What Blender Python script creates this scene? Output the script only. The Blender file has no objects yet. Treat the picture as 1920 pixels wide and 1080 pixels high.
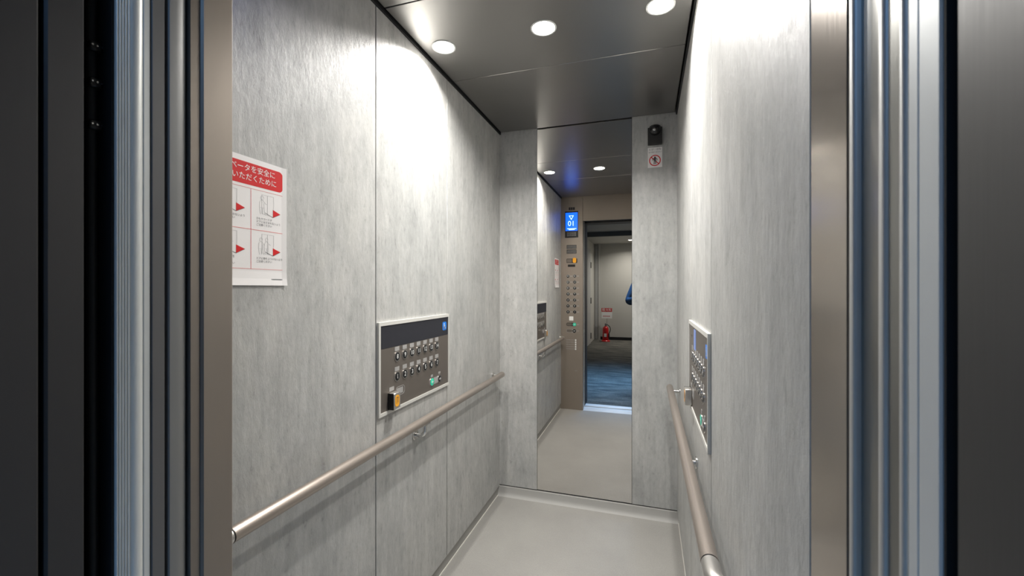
import bpy, bmesh, math, random
from mathutils import Vector, Matrix
random.seed(7)
S = bpy.context.scene
C = S.collection
# ------------------------------------------------------------------ camera, world, exposure
XL, XR, YB, YF, ZC = -0.8945, 0.1613, 2.5534, 0.5334, 2.30      # lift car: left, right, back, front, ceiling
XJ = -0.657                                                     # left door jamb
F_PX, YAW, HOR = 795.33, 0.3082, 540.57
cam = bpy.data.cameras.new('camera')
cam.sensor_width = 36.0
cam.lens = F_PX * 36.0 / 1920.0
cam.shift_y = (HOR - 540.0) / 1920.0
cam.clip_start = 0.02
cam.dof.use_dof = True
cam.dof.focus_distance = 2.6
cam.dof.aperture_fstop = 9.0
cam_ob = bpy.data.objects.new('camera', cam)
C.objects.link(cam_ob)
cam_ob.location = (0, 0, 1.3125)
cam_ob.rotation_euler = (math.pi / 2, 0, YAW)
S.camera = cam_ob

world = bpy.data.worlds.new('sky')
S.world = world
world.use_nodes = True
wb = world.node_tree.nodes['Background']
wb.inputs[0].default_value = (0.05, 0.06, 0.08, 1)
wb.inputs[1].default_value = 0.2
S.view_settings.view_transform = 'Standard'
S.view_settings.look = 'None'
S.view_settings.gamma = 1
S.view_settings.use_curve_mapping = False
S.view_settings.exposure = 0.14
CAR_W = 8.6        # watts of the two outer lift ceiling lamps
MID_W = 14.5       # watts of the middle one
PANEL_W = 31.0     # watts of the bluish panel over the landing
HALL_W = 15.0      # watts of each hall lamp

# ------------------------------------------------------------------ materials
MATS = {}
def mat(name, col, rough=0.5, metal=0.0, spec=0.5, emit=None, es=0.0, coat=0.0):
    m = bpy.data.materials.new(name); m.use_nodes = True
    b = m.node_tree.nodes['Principled BSDF']
    b.inputs['Base Color'].default_value = (*col, 1)
    b.inputs['Roughness'].default_value = rough
    b.inputs['Metallic'].default_value = metal
    b.inputs['Specular IOR Level'].default_value = spec
    b.inputs['Coat Weight'].default_value = coat
    if emit:
        b.inputs['Emission Color'].default_value = (*emit, 1)
        b.inputs['Emission Strength'].default_value = es
    MATS[name] = m
    return m
def nodes(m): return m.node_tree.nodes, m.node_tree.links, m.node_tree.nodes['Principled BSDF']
def noise(n, l, scale, stretch=(1, 1, 1), detail=6, rough=0.6, loc=(0, 0, 0)):
    tc = n.new('ShaderNodeTexCoord'); mp = n.new('ShaderNodeMapping'); t = n.new('ShaderNodeTexNoise')
    mp.inputs['Scale'].default_value = stretch; mp.inputs['Location'].default_value = loc
    l.new(tc.outputs['Object'], mp.inputs['Vector']); l.new(mp.outputs['Vector'], t.inputs['Vector'])
    t.inputs['Scale'].default_value = scale; t.inputs['Detail'].default_value = detail; t.inputs['Roughness'].default_value = rough
    return t.outputs['Fac']
def ramp(n, l, fac, stops):
    r = n.new('ShaderNodeValToRGB'); e = r.color_ramp.elements
    while len(e) < len(stops): e.new(0.5)
    for k, (p, c) in enumerate(stops):
        e[k].position = p; e[k].color = (*c, 1) if len(c) == 3 else c
    l.new(fac, r.inputs['Fac']); return r.outputs['Color']
def mixc(n, l, a, b, fac, mode='MIX'):
    x = n.new('ShaderNodeMix'); x.data_type = 'RGBA'; x.blend_type = mode
    for s_, v in ((x.inputs[6], a), (x.inputs[7], b)):
        if hasattr(v, 'links'): l.new(v, s_)
        else: s_.default_value = (*v, 1)
    if hasattr(fac, 'links'): l.new(fac, x.inputs[0])
    else: x.inputs[0].default_value = fac
    return x.outputs[2]
def bump(n, l, b, h, strength, dist):
    u = n.new('ShaderNodeBump'); u.inputs['Strength'].default_value = strength; u.inputs['Distance'].default_value = dist
    l.new(h, u.inputs['Height']); l.new(u.outputs['Normal'], b.inputs['Normal'])

# concrete-look wall laminate: vertical streaks, mottling, fine speckle
def make_laminate():
    m = mat('laminate', (0.45, 0.45, 0.43), 0.42, 0, 0.5); n, l, b = nodes(m)
    big = noise(n, l, 2.2, (1, 1, 0.45), 4, 0.55)
    strk = noise(n, l, 34, (1, 1, 0.10), 6, 0.65)
    mot = noise(n, l, 60, (1, 1, 0.42), 8, 0.74)
    c1 = ramp(n, l, big, [(0.30, (0.385, 0.39, 0.38)), (0.70, (0.50, 0.495, 0.478))])
    c2 = ramp(n, l, strk, [(0.30, (0.80, 0.80, 0.80)), (0.65, (1.05, 1.05, 1.05))])
    c3 = ramp(n, l, mot, [(0.28, (0.62, 0.62, 0.615)), (0.42, (0.93, 0.93, 0.93)), (0.56, (1.0, 1.0, 1.0)), (0.75, (1.16, 1.16, 1.15))])
    cl = noise(n, l, 9, (1, 1, 0.55), 7, 0.68, (3.1, 1.7, 0.4))
    c4 = ramp(n, l, cl, [(0.32, (0.84, 0.845, 0.845)), (0.5, (1.0, 1.0, 1.0)), (0.68, (1.07, 1.065, 1.05))])
    c = mixc(n, l, c1, c2, 0.75, 'MULTIPLY'); c = mixc(n, l, c, c3, 0.95, 'MULTIPLY'); c = mixc(n, l, c, c4, 1.0, 'MULTIPLY')
    l.new(c, b.inputs['Base Color'])
    rr = ramp(n, l, mot, [(0.3, (0.52, 0.52, 0.52)), (0.7, (0.34, 0.34, 0.34))]); l.new(rr, b.inputs['Roughness'])
    bump(n, l, b, mot, 0.5, 0.004)
make_laminate()
def hairline(name, col, rough, axis, metal=1.0, spread=0.12, aniso=0.0):
    m = mat(name, col, rough, metal); n, l, b = nodes(m)
    st = [1, 1, 1]; st[axis] = 0.015
    h = noise(n, l, 700, tuple(st), 3, 0.6)
    r = ramp(n, l, h, [(0.3, (rough - spread,) * 3), (0.7, (rough + spread,) * 3)]); l.new(r, b.inputs['Roughness'])
    d = tuple(v * 0.975 for v in col); c = ramp(n, l, h, [(0.3, d), (0.7, col)]); l.new(c, b.inputs['Base Color'])
    return m
hairline('bronze', (0.34, 0.292, 0.248), 0.34, 2, 0.55, 0.03)
hairline('bronze_plate', (0.205, 0.18, 0.158), 0.38, 1, 0.6, 0.03)
hairline('jamb_steel', (0.46, 0.415, 0.37), 0.20, 2, 0.9, 0.02)
hairline('channel_steel', (0.27, 0.27, 0.255), 0.32, 2, 0.9, 0.03)
hairline('edge_steel', (0.66, 0.66, 0.65), 0.42, 2, 0.7, 0.03)
hairline('aluminium', (0.60, 0.62, 0.62), 0.45, 2, 0.25, 0.03)
hairline('rib_aluminium', (0.74, 0.75, 0.72), 0.42, 2, 0.25, 0.03)
hairline('sill_aluminium', (0.86, 0.85, 0.82), 0.45, 0, 0.5, 0.05)
hairline('ceiling_steel', (0.30, 0.29, 0.277), 0.32, 1, 0.85, 0.008)
hairline('door_paint', (0.15, 0.145, 0.14), 0.42, 2, 0.1, 0.03)
hairline('door_grey', (0.24, 0.238, 0.23), 0.45, 2, 0.2, 0.03)
hairline('hall_jamb', (0.050, 0.047, 0.046), 0.45, 2, 0.2, 0.04)
mat('rail', (0.40, 0.35, 0.31), 0.36, 0.75)
mat('chrome', (0.70, 0.69, 0.67), 0.22, 1.0)
mat('satin', (0.62, 0.60, 0.57), 0.32, 0.9)
mat('frame_white', (0.72, 0.71, 0.67), 0.40, 0.35)
mat('black', (0.006, 0.006, 0.007), 0.6)
mat('shade_black', (0.004, 0.004, 0.0045), 0.8)  # near-black that stands in for shade in the gaps and shell
mat('gloss_black', (0.012, 0.012, 0.013), 0.25)
mat('plastic_black', (0.010, 0.010, 0.010), 0.4)
mat('band_dark', (0.022, 0.023, 0.030), 0.5, spec=0.3)
mat('white_print', (0.80, 0.80, 0.78), 0.5)
mat('paper', (0.80, 0.78, 0.77), 0.45)
mat('red_print', (0.60, 0.012, 0.014), 0.6, spec=0.25)
mat('pink_line', (0.66, 0.12, 0.12), 0.5)
mat('ink', (0.05, 0.05, 0.055), 0.6)
mat('ink_grey', (0.42, 0.42, 0.43), 0.6)
mat('tag_grey', (0.42, 0.41, 0.40), 0.4, 0.3)
mat('badge_blue', (0.008, 0.14, 0.50), 0.3, emit=(0.008, 0.16, 0.55), es=0.35)
mat('green_lens', (0.02, 0.32, 0.20), 0.25, emit=(0.03, 0.50, 0.32), es=0.45)
mat('green_dim', (0.02, 0.20, 0.14), 0.3, emit=(0.02, 0.30, 0.20), es=0.25)
mat('amber', (0.85, 0.38, 0.02), 0.3)
mat('screen_blue', (0.01, 0.03, 0.08), 0.25, emit=(0.002, 0.075, 0.80), es=3.2)
mat('screen_pale', (0.05, 0.08, 0.2), 0.25, emit=(0.20, 0.32, 0.75), es=0.45)
mat('screen_white', (0.5, 0.5, 0.5), 0.4, emit=(0.45, 0.8, 1.0), es=2.5)
mat('lamp', (1, 1, 1), 0.4, emit=(1.0, 0.95, 0.87), es=30.0)
mat('panel_glow', (0.8, 0.85, 0.9), 0.5, emit=(0.22, 0.50, 1.0), es=2.2)
mat('lamp_ring', (0.75, 0.74, 0.72), 0.35)
mat('mirror_glass', (0.76, 0.745, 0.72), 0.0, 1.0)
mat('bead', (0.72, 0.70, 0.64), 0.5)
mat('kick', (0.30, 0.295, 0.275), 0.42)
mat('lens', (0.02, 0.02, 0.025), 0.05, coat=1.0)
mat('hall_wall', (0.50, 0.49, 0.45), 0.6)
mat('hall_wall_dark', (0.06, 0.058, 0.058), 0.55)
mat('hall_door', (0.40, 0.40, 0.39), 0.5)
mat('hall_ceiling', (0.42, 0.43, 0.44), 0.7)
mat('fascia', (0.14, 0.145, 0.15), 0.6)
mat('hall_soffit', (0.52, 0.51, 0.48), 0.6)
mat('ext_red', (0.50, 0.012, 0.014), 0.3)
mat('rubber', (0.012, 0.012, 0.012), 0.5)
mat('jacket', (0.009, 0.022, 0.045), 0.8)
mat('trousers', (0.02, 0.02, 0.024), 0.8)
mat('skin', (0.55, 0.33, 0.23), 0.5)
mat('hair', (0.012, 0.010, 0.009), 0.5)
mat('eye', (0.75, 0.75, 0.74), 0.2)

def make_floor():
    m = mat('car_floor', (0.34, 0.325, 0.30), 0.33, 0, 0.5); n, l, b = nodes(m)
    big = noise(n, l, 3.0, (1, 1, 1), 4, 0.55)
    c = ramp(n, l, big, [(0.3, (0.295, 0.285, 0.266)), (0.7, (0.34, 0.33, 0.307))]); 
    tc = n.new('ShaderNodeTexCoord'); w = n.new('ShaderNodeTexWave'); w.wave_type = 'BANDS'; w.bands_direction = 'X'
    w.inputs['Scale'].default_value = 55; w.inputs['Distortion'].default_value = 0.6; w.inputs['Detail Scale'].default_value = 12
    l.new(tc.outputs['Object'], w.inputs['Vector'])
    sp = noise(n, l, 260, (1, 0.5, 1), 3, 0.6)
    c2 = ramp(n, l, sp, [(0.35, (0.86, 0.86, 0.86)), (0.65, (1.08, 1.08, 1.08))])
    l.new(mixc(n, l, c, c2, 0.6, 'MULTIPLY'), b.inputs['Base Color'])
    bump(n, l, b, w.outputs['Fac'], 0.16, 0.0012)
    m = mat('cove', (0.40, 0.392, 0.372), 0.6, spec=0.3)
make_floor()
def make_carpet():
    m = mat('carpet', (0.05, 0.05, 0.045), 0.95, 0, 0.1); n, l, b = nodes(m)
    a = noise(n, l, 3.5, (0.7, 2.6, 1), 6, 0.65); f_ = noise(n, l, 60, (1, 2.0, 1), 6, 0.75)
    c1 = ramp(n, l, a, [(0.36, (0.060, 0.062, 0.060)), (0.5, (0.12, 0.118, 0.105)), (0.66, (0.19, 0.18, 0.155))])
    c2 = ramp(n, l, f_, [(0.32, (0.35, 0.35, 0.35)), (0.68, (1.45, 1.45, 1.45))])
    l.new(mixc(n, l, c1, c2, 0.85, 'MULTIPLY'), b.inputs['Base Color'])
    bump(n, l, b, f_, 0.8, 0.006)
make_carpet()

# ------------------------------------------------------------------ mesh helpers
def link(name, me, m=None, parent=None, smooth=False):
    o = bpy.data.objects.new(name, me); C.objects.link(o)
    if m and not me.materials: me.materials.append(MATS[m])
    if parent: o.parent = parent
    if smooth:
        for p in me.polygons: p.use_smooth = True
    return o
def from_bm(name, bm, m, parent=None, smooth=False, auto=None):
    me = bpy.data.meshes.new(name); bmesh.ops.recalc_face_normals(bm, faces=bm.faces[:]); bm.to_mesh(me); bm.free()
    o = link(name, me, m, parent, smooth)
    if auto is not None:
        for p in me.polygons: p.use_smooth = True
        me.set_sharp_from_angle(angle=math.radians(auto))
    return o
def bm_box(bm, x0, x1, y0, y1, z0, z1, bev=0.0, seg=2):
    g = bmesh.ops.create_cube(bm, size=1.0)
    for v in g['verts']:
        v.co = Vector(((x0 + x1) / 2 + v.co.x * (x1 - x0), (y0 + y1) / 2 + v.co.y * (y1 - y0), (z0 + z1) / 2 + v.co.z * (z1 - z0)))
    if bev > 0:
        es = list({e for v in g['verts'] for e in v.link_edges})
        bmesh.ops.bevel(bm, geom=es, offset=bev, segments=seg, affect='EDGES', profile=0.5)
def box(name, m, parent, x0, x1, y0, y1, z0, z1, bev=0.0, seg=2):
    bm = bmesh.new(); bm_box(bm, x0, x1, y0, y1, z0, z1, bev, seg)
    return from_bm(name, bm, m, parent, auto=40 if bev else None)
def bm_prism(bm, pts, z0, z1):
    lo = [bm.verts.new((p[0], p[1], z0)) for p in pts]; hi = [bm.verts.new((p[0], p[1], z1)) for p in pts]
    k = len(pts)
    bm.faces.new(lo[::-1]); bm.faces.new(hi)
    for i in range(k): bm.faces.new((lo[i], lo[(i + 1) % k], hi[(i + 1) % k], hi[i]))
def prism(name, m, parent, pts, z0, z1, auto=None):
    bm = bmesh.new(); bm_prism(bm, pts, z0, z1); return from_bm(name, bm, m, parent, auto=auto)
def circle(cx, cy, rx, ry=None, n=28, a0=0.0, a1=2 * math.pi):
    ry = ry or rx
    full = abs(a1 - a0 - 2 * math.pi) < 1e-6
    k = n if full else n + 1
    return [(cx + rx * math.cos(a0 + (a1 - a0) * i / n), cy + ry * math.sin(a0 + (a1 - a0) * i / n)) for i in range(k)]
def rrect(x0, x1, y0, y1, r, n=6):
    p = []
    for cx, cy, a in ((x1 - r, y1 - r, 0), (x0 + r, y1 - r, 90), (x0 + r, y0 + r, 180), (x1 - r, y0 + r, 270)):
        for i in range(n + 1):
            t = math.radians(a + 90 * i / n); p.append((cx + r * math.cos(t), cy + r * math.sin(t)))
    return p
def bm_ringp(bm, outer, inner, z0, z1):
    k = len(outer)
    V = [[bm.verts.new((p[0], p[1], z)) for p in ps] for ps, z in ((outer, z0), (outer, z1), (inner, z1), (inner, z0))]
    for a in range(4):
        A, B = V[a], V[(a + 1) % 4]
        for i in range(k): bm.faces.new((A[i], A[(i + 1) % k], B[(i + 1) % k], B[i]))
def ringp(name, m, parent, outer, inner, z0, z1):
    bm = bmesh.new(); bm_ringp(bm, outer, inner, z0, z1); return from_bm(name, bm, m, parent, auto=40)
def bm_lathe(bm, prof, n=28, origin=(0, 0, 0)):
    ox, oy, oz = origin; rows = []
    for r, z in prof:
        rows.append([bm.verts.new((ox + max(r, 1e-5) * math.cos(2 * math.pi * i / n), oy + max(r, 1e-5) * math.sin(2 * math.pi * i / n), oz + z)) for i in range(n)])
    for a, b in zip(rows, rows[1:]):
        for i in range(n): bm.faces.new((a[i], a[(i + 1) % n], b[(i + 1) % n], b[i]))
    bm.faces.new(rows[0][::-1]); bm.faces.new(rows[-1])
def lathe(name, m, parent, prof, n=28, origin=(0, 0, 0), auto=35):
    bm = bmesh.new(); bm_lathe(bm, prof, n, origin); return from_bm(name, bm, m, parent, auto=auto)
def bm_tube(bm, path, r, n=20):
    P = [Vector(p) for p in path]; R = r if isinstance(r, (list, tuple)) else [r] * len(P)
    t0 = (P[1] - P[0]).normalized(); up = Vector((0, 0, 1)) if abs(t0.z) < 0.9 else Vector((1, 0, 0))
    nrm = (up - t0 * up.dot(t0)).normalized(); rows = []
    for i, p in enumerate(P):
        t = ((P[min(i + 1, len(P) - 1)] - P[max(i - 1, 0)])).normalized()
        nrm = (nrm - t * nrm.dot(t)).normalized(); b = t.cross(nrm)
        rows.append([bm.verts.new(p + (nrm * math.cos(2 * math.pi * k / n) + b * math.sin(2 * math.pi * k / n)) * R[i]) for k in range(n)])
    for a, b in zip(rows, rows[1:]):
        for k in range(n): bm.faces.new((a[k], a[(k + 1) % n], b[(k + 1) % n], b[k]))
    bm.faces.new(rows[0][::-1]); bm.faces.new(rows[-1])
def tube(name, m, parent, path, r, n=20):
    bm = bmesh.new(); bm_tube(bm, path, r, n); return from_bm(name, bm, m, parent, auto=45)
def bm_stroke(bm, pts, w, z0, z1, closed=False):
    P = [Vector((p[0], p[1])) for p in pts]
    segs = list(zip(P, P[1:])) + ([(P[-1], P[0])] if closed else [])
    for a, b in segs:
        d = b - a
        if d.length < 1e-7: continue
        d.normalize(); s_ = Vector((-d.y, d.x)) * w / 2; e = d * w * 0.4
        bm_prism(bm, [tuple(a - e - s_), tuple(b + e - s_), tuple(b + e + s_), tuple(a - e + s_)], z0, z1)
def strokes(name, m, parent, lines, w, z0, z1):
    bm = bmesh.new()
    for ln in lines: bm_stroke(bm, ln, w, z0, z1)
    return from_bm(name, bm, m, parent)
_glyph = {}
def text_mesh(txt, size, align='CENTER'):
    key = (txt, size, align)
    if key not in _glyph:
        cu = bpy.data.curves.new('text', 'FONT'); cu.body = txt; cu.size = size; cu.align_x = align; cu.align_y = 'CENTER'
        cu.resolution_u = 3; cu.extrude = 0.0
        o = bpy.data.objects.new('text', cu); C.objects.link(o)
        dg = bpy.context.evaluated_depsgraph_get(); dg.update()
        me = bpy.data.meshes.new_from_object(o.evaluated_get(dg)); me.materials.clear()
        bpy.data.objects.remove(o); bpy.data.curves.remove(cu); _glyph[key] = me
    return _glyph[key]
def text(name, m, parent, txt, x, y, z, size, align='CENTER', sx=1.0):
    me = text_mesh(txt, size, align).copy(); me.materials.append(MATS[m])
    o = link(name, me, None, parent); o.location = (x, y, z); o.scale = (sx, 1, 1); return o
def tag(o, label, cat, group=None):
    o['label'] = label; o['category'] = cat
    if group: o['group'] = group
    return o
def struct(o): o['kind'] = 'structure'; return o
def empty(name, loc=(0, 0, 0)):
    o = bpy.data.objects.new(name, None); C.objects.link(o); o.location = loc; o.empty_display_size = 0.05; return o
def facing(name, loc, side):
    """empty whose local x = right, y = up, z = out of the surface, for a thing fixed on that wall"""
    ax = {'left': ((0, 1, 0), (1, 0, 0)), 'right': ((0, -1, 0), (-1, 0, 0)), 'back': ((1, 0, 0), (0, -1, 0)), 'front': ((-1, 0, 0), (0, 1, 0))}[side]
    r, nz = Vector(ax[0]), Vector(ax[1]); u = Vector((0, 0, 1))
    o = empty(name, loc); o.rotation_euler = Matrix((r, u, nz)).transposed().to_euler(); return o

# ------------------------------------------------------------------ the lift car: walls
ZB = 0.057           # top of the kick plate, underside of the wall panels
ZT = 2.335
def wall_panels(name, side, x, seams, groove):
    w = struct(empty(name))
    s = -1 if side == 'left' else 1
    ys = seams
    for i, (a, b) in enumerate(zip(ys, ys[1:])):
        g = groove
        x0, x1 = (x - 0.02, x) if side == 'left' else (x, x + 0.02)
        box('panel', 'laminate', w, x0, x1, a + g / 2, b - g / 2, ZB, ZT, 0.0012, 1)
    x0, x1 = (x - 0.03, x - 0.0205) if side == 'left' else (x + 0.0205, x + 0.03)
    box('backing', 'black', w, x0, x1, ys[0], ys[-1], 0, ZT)
    return w
wall_panels('wall_left', 'left', XL, [YF - 0.001, 1.256, 1.804, YB], 0.004)
wall_panels('wall_right', 'right', XR, [0.512, 1.223, 1.757, YB], 0.004)
wb_ = struct(empty('wall_back'))
MX0, MX1 = -0.650, -0.083
box('panel', 'laminate', wb_, XL - 0.02, MX0, YB, YB + 0.02, ZB + 0.006, ZT, 0.0012, 1)
box('panel', 'laminate', wb_, MX1, XR + 0.02, YB, YB + 0.02, ZB + 0.006, ZT, 0.0012, 1)
box('backing', 'black', wb_, XL - 0.03, XR + 0.03, YB + 0.0205, YB + 0.03, 0, ZT)
# kick plates under the panels
struct(box('baseboard_left', 'kick', None, XL - 0.012, XL - 0.008, YF, YB + 0.01, 0, ZB + 0.004))
struct(box('baseboard_right', 'kick', None, XR + 0.008, XR + 0.012, 0.512, YB + 0.01, 0, ZB + 0.004))
bm = bmesh.new()
prof = [(0.012, 0.0)] + [(-0.014 + 0.020 * (1 - math.cos(math.radians(a))) - 0.002, 0.020 - 0.020 * math.sin(math.radians(a))) for a in range(0, 1)]
cv = [(0.012, 0.0), (-0.026, 0.0), (-0.022, 0.003), (-0.017, 0.007), (-0.012, 0.014), (-0.009, 0.024), (-0.008, 0.057), (0.012, 0.057)]
lo = [bm.verts.new((XL - 0.008, YB + a, z)) for a, z in cv]; hi = [bm.verts.new((XR + 0.008, YB + a, z)) for a, z in cv]
bm.faces.new(lo); bm.faces.new(hi[::-1])
for i in range(len(cv)): bm.faces.new((lo[i], lo[(i + 1) % len(cv)], hi[(i + 1) % len(cv)], hi[i]))
struct(from_bm('baseboard_back', bm, 'cove', auto=50))
struct(box('trim_1', 'bead', None, XL - 0.008, XL - 0.0045, YF, YB - 0.02, 0, 0.004))
struct(box('trim_2', 'bead', None, XR + 0.0045, XR + 0.008, 0.512, YB - 0.02, 0, 0.004))
# floor of the car and an unseen black shell added to stop light leaks
struct(box('floor', 'car_floor', None, XL - 0.02, XR + 0.02, YF - 0.002, YB + 0.02, -0.02, 0.0))
sh = struct(empty('light_shell'))
for a in ((-1.06, -1.05, 0.16, 2.62, -0.2, 2.6), (0.29, 0.30, 0.16, 2.62, -0.2, 2.6), (-1.06, 0.30, 2.61, 2.62, -0.2, 2.6),
          (-1.06, 0.30, 0.16, 2.62, 2.59, 2.6), (-1.06, 0.30, 0.16, 2.62, -0.2, -0.19)):
    box('shell_panel', 'shade_black', sh, *a)
struct(box('ceiling_gap_shade', 'black', None, XL - 0.03, XR + 0.03, YF - 0.05, YB + 0.03, ZT + 0.002, ZT + 0.012))  # unseen black sheet added over the ceiling to darken its gaps and block light
struct(box('trim_9', 'black', None, XL, XL + 0.007, YF + 0.001, YB, ZC - 0.010, ZT))
struct(box('trim_10', 'black', None, XR - 0.007, XR, YF + 0.001, YB, ZC - 0.010, ZT))
# ceiling plates with open joints
ce = struct(empty('ceiling'))
CG = 0.013
LX = (-0.793, -0.374, 0.045); LY = 1.569
def ceiling_panel(y0, y1, holes):
    bm = bmesh.new()
    bm_box(bm, XL + CG, XR - CG, y0, y1, ZC, ZC + 0.014, 0.0015, 1)
    return from_bm('ceiling_panel', bm, 'ceiling_steel', ce, auto=40)
ceiling_panel(YF + 0.008, 1.2875, [])
ceiling_panel(1.2915, 1.8470, LX)
ceiling_panel(1.8495, YB - 0.010, [])

# ------------------------------------------------------------------ mirror on the back wall
mr = tag(box('mirror', 'black', None, MX0 + 0.0015, MX1 - 0.0015, YB + 0.005, YB + 0.020, ZB + 0.008, ZT), 'tall frameless mirror between two grey panels of the back wall', 'mirror')
box('mirror_face', 'mirror_glass', mr, MX0 + 0.0015, MX1 - 0.0015, YB + 0.0015, YB + 0.0049, ZB + 0.008, ZT)

# ------------------------------------------------------------------ front of the car: return panel, header, sills
wf = struct(empty('wall_front'))
prism('return_panel', 'bronze', wf, [(XL - 0.03, YF), (XJ - 0.003, YF), (XJ, YF - 0.003), (XJ, 0.4835), (XJ - 0.003, 0.4805), (XJ - 0.016, 0.4805), (XJ - 0.016, YF - 0.016), (XL - 0.03, YF - 0.016)], 0.001, ZT, auto=30)
box('return_lip', 'bronze', wf, XJ - 0.030, XJ - 0.0045, 0.4665, 0.4800, 0.001, 2.05)
box('header_panel', 'bronze', wf, XJ + 0.0005, XR - 0.0005, YF - 0.016, YF, 2.035, ZT, 0.0015, 1)
box('header_soffit', 'black', wf, XJ + 0.0005, XR - 0.0005, 0.30, YF - 0.017, 2.06, 2.075)
si = struct(empty('trim_4'))
for a, b in ((YF - 0.004, 0.497), (0.492, 0.463), (0.458, 0.428), (0.423, 0.372)):
    box('sill_rib', 'sill_aluminium', si, XJ - 0.2, XR + 0.0, b, a, -0.018, 0.0, 0.001, 1)
box('sill_base', 'aluminium', si, XJ - 0.2, XR, 0.372, YF - 0.004, -0.03, -0.0185)
s2 = struct(empty('trim_5'))
for a, b in ((0.343, 0.322), (0.317, 0.296), (0.291, 0.245)):
    box('sill_rib', 'sill_aluminium', s2, XJ - 0.2, XR + 0.0, b, a, -0.018, 0.0, 0.001, 1)
box('sill_base', 'aluminium', s2, XJ - 0.2, XR, 0.245, 0.343, -0.03, -0.0185)
ZD0, ZD1 = 0.004, 2.05

XD = -0.663           # open door leaves and landing jamb stand slightly back from the return
# doors slid open on the left: car door with two leaves and a ribbed safety edge; landing door
d1 = struct(empty('door_1'))
prism('leaf', 'door_grey', d1, [(XD - 0.36, 0.4365), (XD - 0.0015, 0.4365), (XD, 0.4380), (XD, 0.447), (XD - 0.001, 0.457), (XD - 0.004, 0.4625), (XD - 0.36, 0.4625)], ZD0, ZD1, auto=40)
prism('leaf', 'door_paint', d1, [(XD - 0.36, 0.4145), (XD - 0.001, 0.4145), (XD, 0.4155), (XD, 0.4305), (XD - 0.001, 0.4315), (XD - 0.36, 0.4315)], ZD0, ZD1, auto=40)
# safety edge: five ribs then a rounded nose then a flat strip
pr = [(XD - 0.05, 0.3725), (XD - 0.0035, 0.3725)]
y = 0.3725
for i in range(5):
    pr += [(XD - 0.0012, y + 0.0005), (XD - 0.0003, y + 0.0013), (XD - 0.0012, y + 0.0023), (XD - 0.0030, y + 0.0027), (XD - 0.0030, y + 0.0032)]; y += 0.0033
for i in range(9):
    t = math.radians(20 + 130 * i / 8); pr.append((XD - 0.0045 + 0.0055 * math.sin(t), y + 0.0075 - 0.0085 * math.cos(t)))
y += 0.0155
pr += [(XD - 0.0022, y), (XD - 0.0012, y + 0.001), (XD - 0.0012, 0.4125), (XD - 0.05, 0.4125)]
prism('safety_edge', 'rib_aluminium', d1, pr, ZD0, ZD1, auto=25)
box('door_gap_shade', 'shade_black', d1, XD - 0.05, XD - 0.0038, 0.3695, 0.3722, ZD0, ZD1)  # black sheet over the edge front, paints the shade of the door gap
d2 = struct(empty('door_2'))
prism('leaf', 'hall_jamb', d2, [(XD - 0.36, 0.3035), (XD - 0.0025, 0.3035), (XD, 0.3060), (XD, 0.338), (XD - 0.0015, 0.3395), (XD - 0.36, 0.3395)], ZD0, ZD1, auto=40)
# landing frame (both jambs and head)
fr = struct(empty('trim_6'))
prism('jamb', 'hall_jamb', fr, [(XD - 0.12, 0.14), (XD - 0.002, 0.14), (XD, 0.142), (XD, 0.2965), (XD - 0.002, 0.2985), (XD - 0.12, 0.2985)], 0.0, 2.15, auto=40)
prism('jamb', 'hall_jamb', fr, [(XR + 0.12, 0.14), (XR + 0.002, 0.14), (XR, 0.142), (XR, 0.2935), (XR + 0.002, 0.2955), (XR + 0.12, 0.2955)], 0.0, 2.15, auto=40)
box('head', 'hall_jamb', fr, XD + 0.0005, XR - 0.0005, 0.14, 0.296, 2.045, 2.15)
# right jamb: polished return, recessed channel, rolled edges, aluminium strip
rj = struct(empty('trim_7'))
prism('return_strip', 'jamb_steel', rj, [(XR + 0.05, 0.5115), (XR + 0.0003, 0.5115), (XR + 0.0003, 0.4300), (XR + 0.0015, 0.4285), (XR + 0.05, 0.4285)], 0.001, ZT, auto=30)
prism('rolled_edge', 'edge_steel', rj, [(XR + 0.05, 0.4275)] + [(XR + 0.0030 - 0.0030 * math.sin(math.radians(a)), 0.4225 + 0.0048 * math.cos(math.radians(a))) for a in range(0, 181, 20)] + [(XR + 0.05, 0.4180)], 0.001, ZD1, auto=30)
prism('channel', 'channel_steel', rj, [(XR + 0.05, 0.4175), (XR + 0.0060, 0.4175), (XR + 0.0060, 0.404), (XR + 0.0035, 0.396), (XR + 0.003, 0.3815), (XR + 0.05, 0.3815)], 0.001, ZD1, auto=25)
prism('rolled_edge', 'edge_steel', rj, [(XR + 0.05, 0.381)] + [(XR + 0.0032 - 0.0032 * math.sin(math.radians(a)), 0.3755 + 0.0050 * math.cos(math.radians(a))) for a in range(0, 181, 20)] + [(XR + 0.05, 0.3705)], 0.001, ZD1, auto=30)
prism('strip', 'channel_steel', rj, [(XR + 0.05, 0.3700), (XR + 0.0030, 0.3700), (XR + 0.0030, 0.3535), (XR + 0.05, 0.3535)], 0.001, ZD1, auto=25)
prism('rolled_edge', 'edge_steel', rj, [(XR + 0.05, 0.3530)] + [(XR + 0.0030 - 0.0030 * math.sin(math.radians(a)), 0.3490 + 0.0038 * math.cos(math.radians(a))) for a in range(0, 181, 20)] + [(XR + 0.05, 0.3452)], 0.001, ZD1, auto=30)
prism('edge_strip', 'aluminium', rj, [(XR + 0.05, 0.3405), (XR + 0.0012, 0.3405), (XR + 0.0002, 0.3395), (XR + 0.0002, 0.3305), (XR + 0.0010, 0.3300), (XR + 0.0010, 0.3290), (XR + 0.0002, 0.3285), (XR + 0.0002, 0.3100), (XR + 0.0012, 0.3085), (XR + 0.05, 0.3085)], 0.001, ZD1, auto=25)
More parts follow.
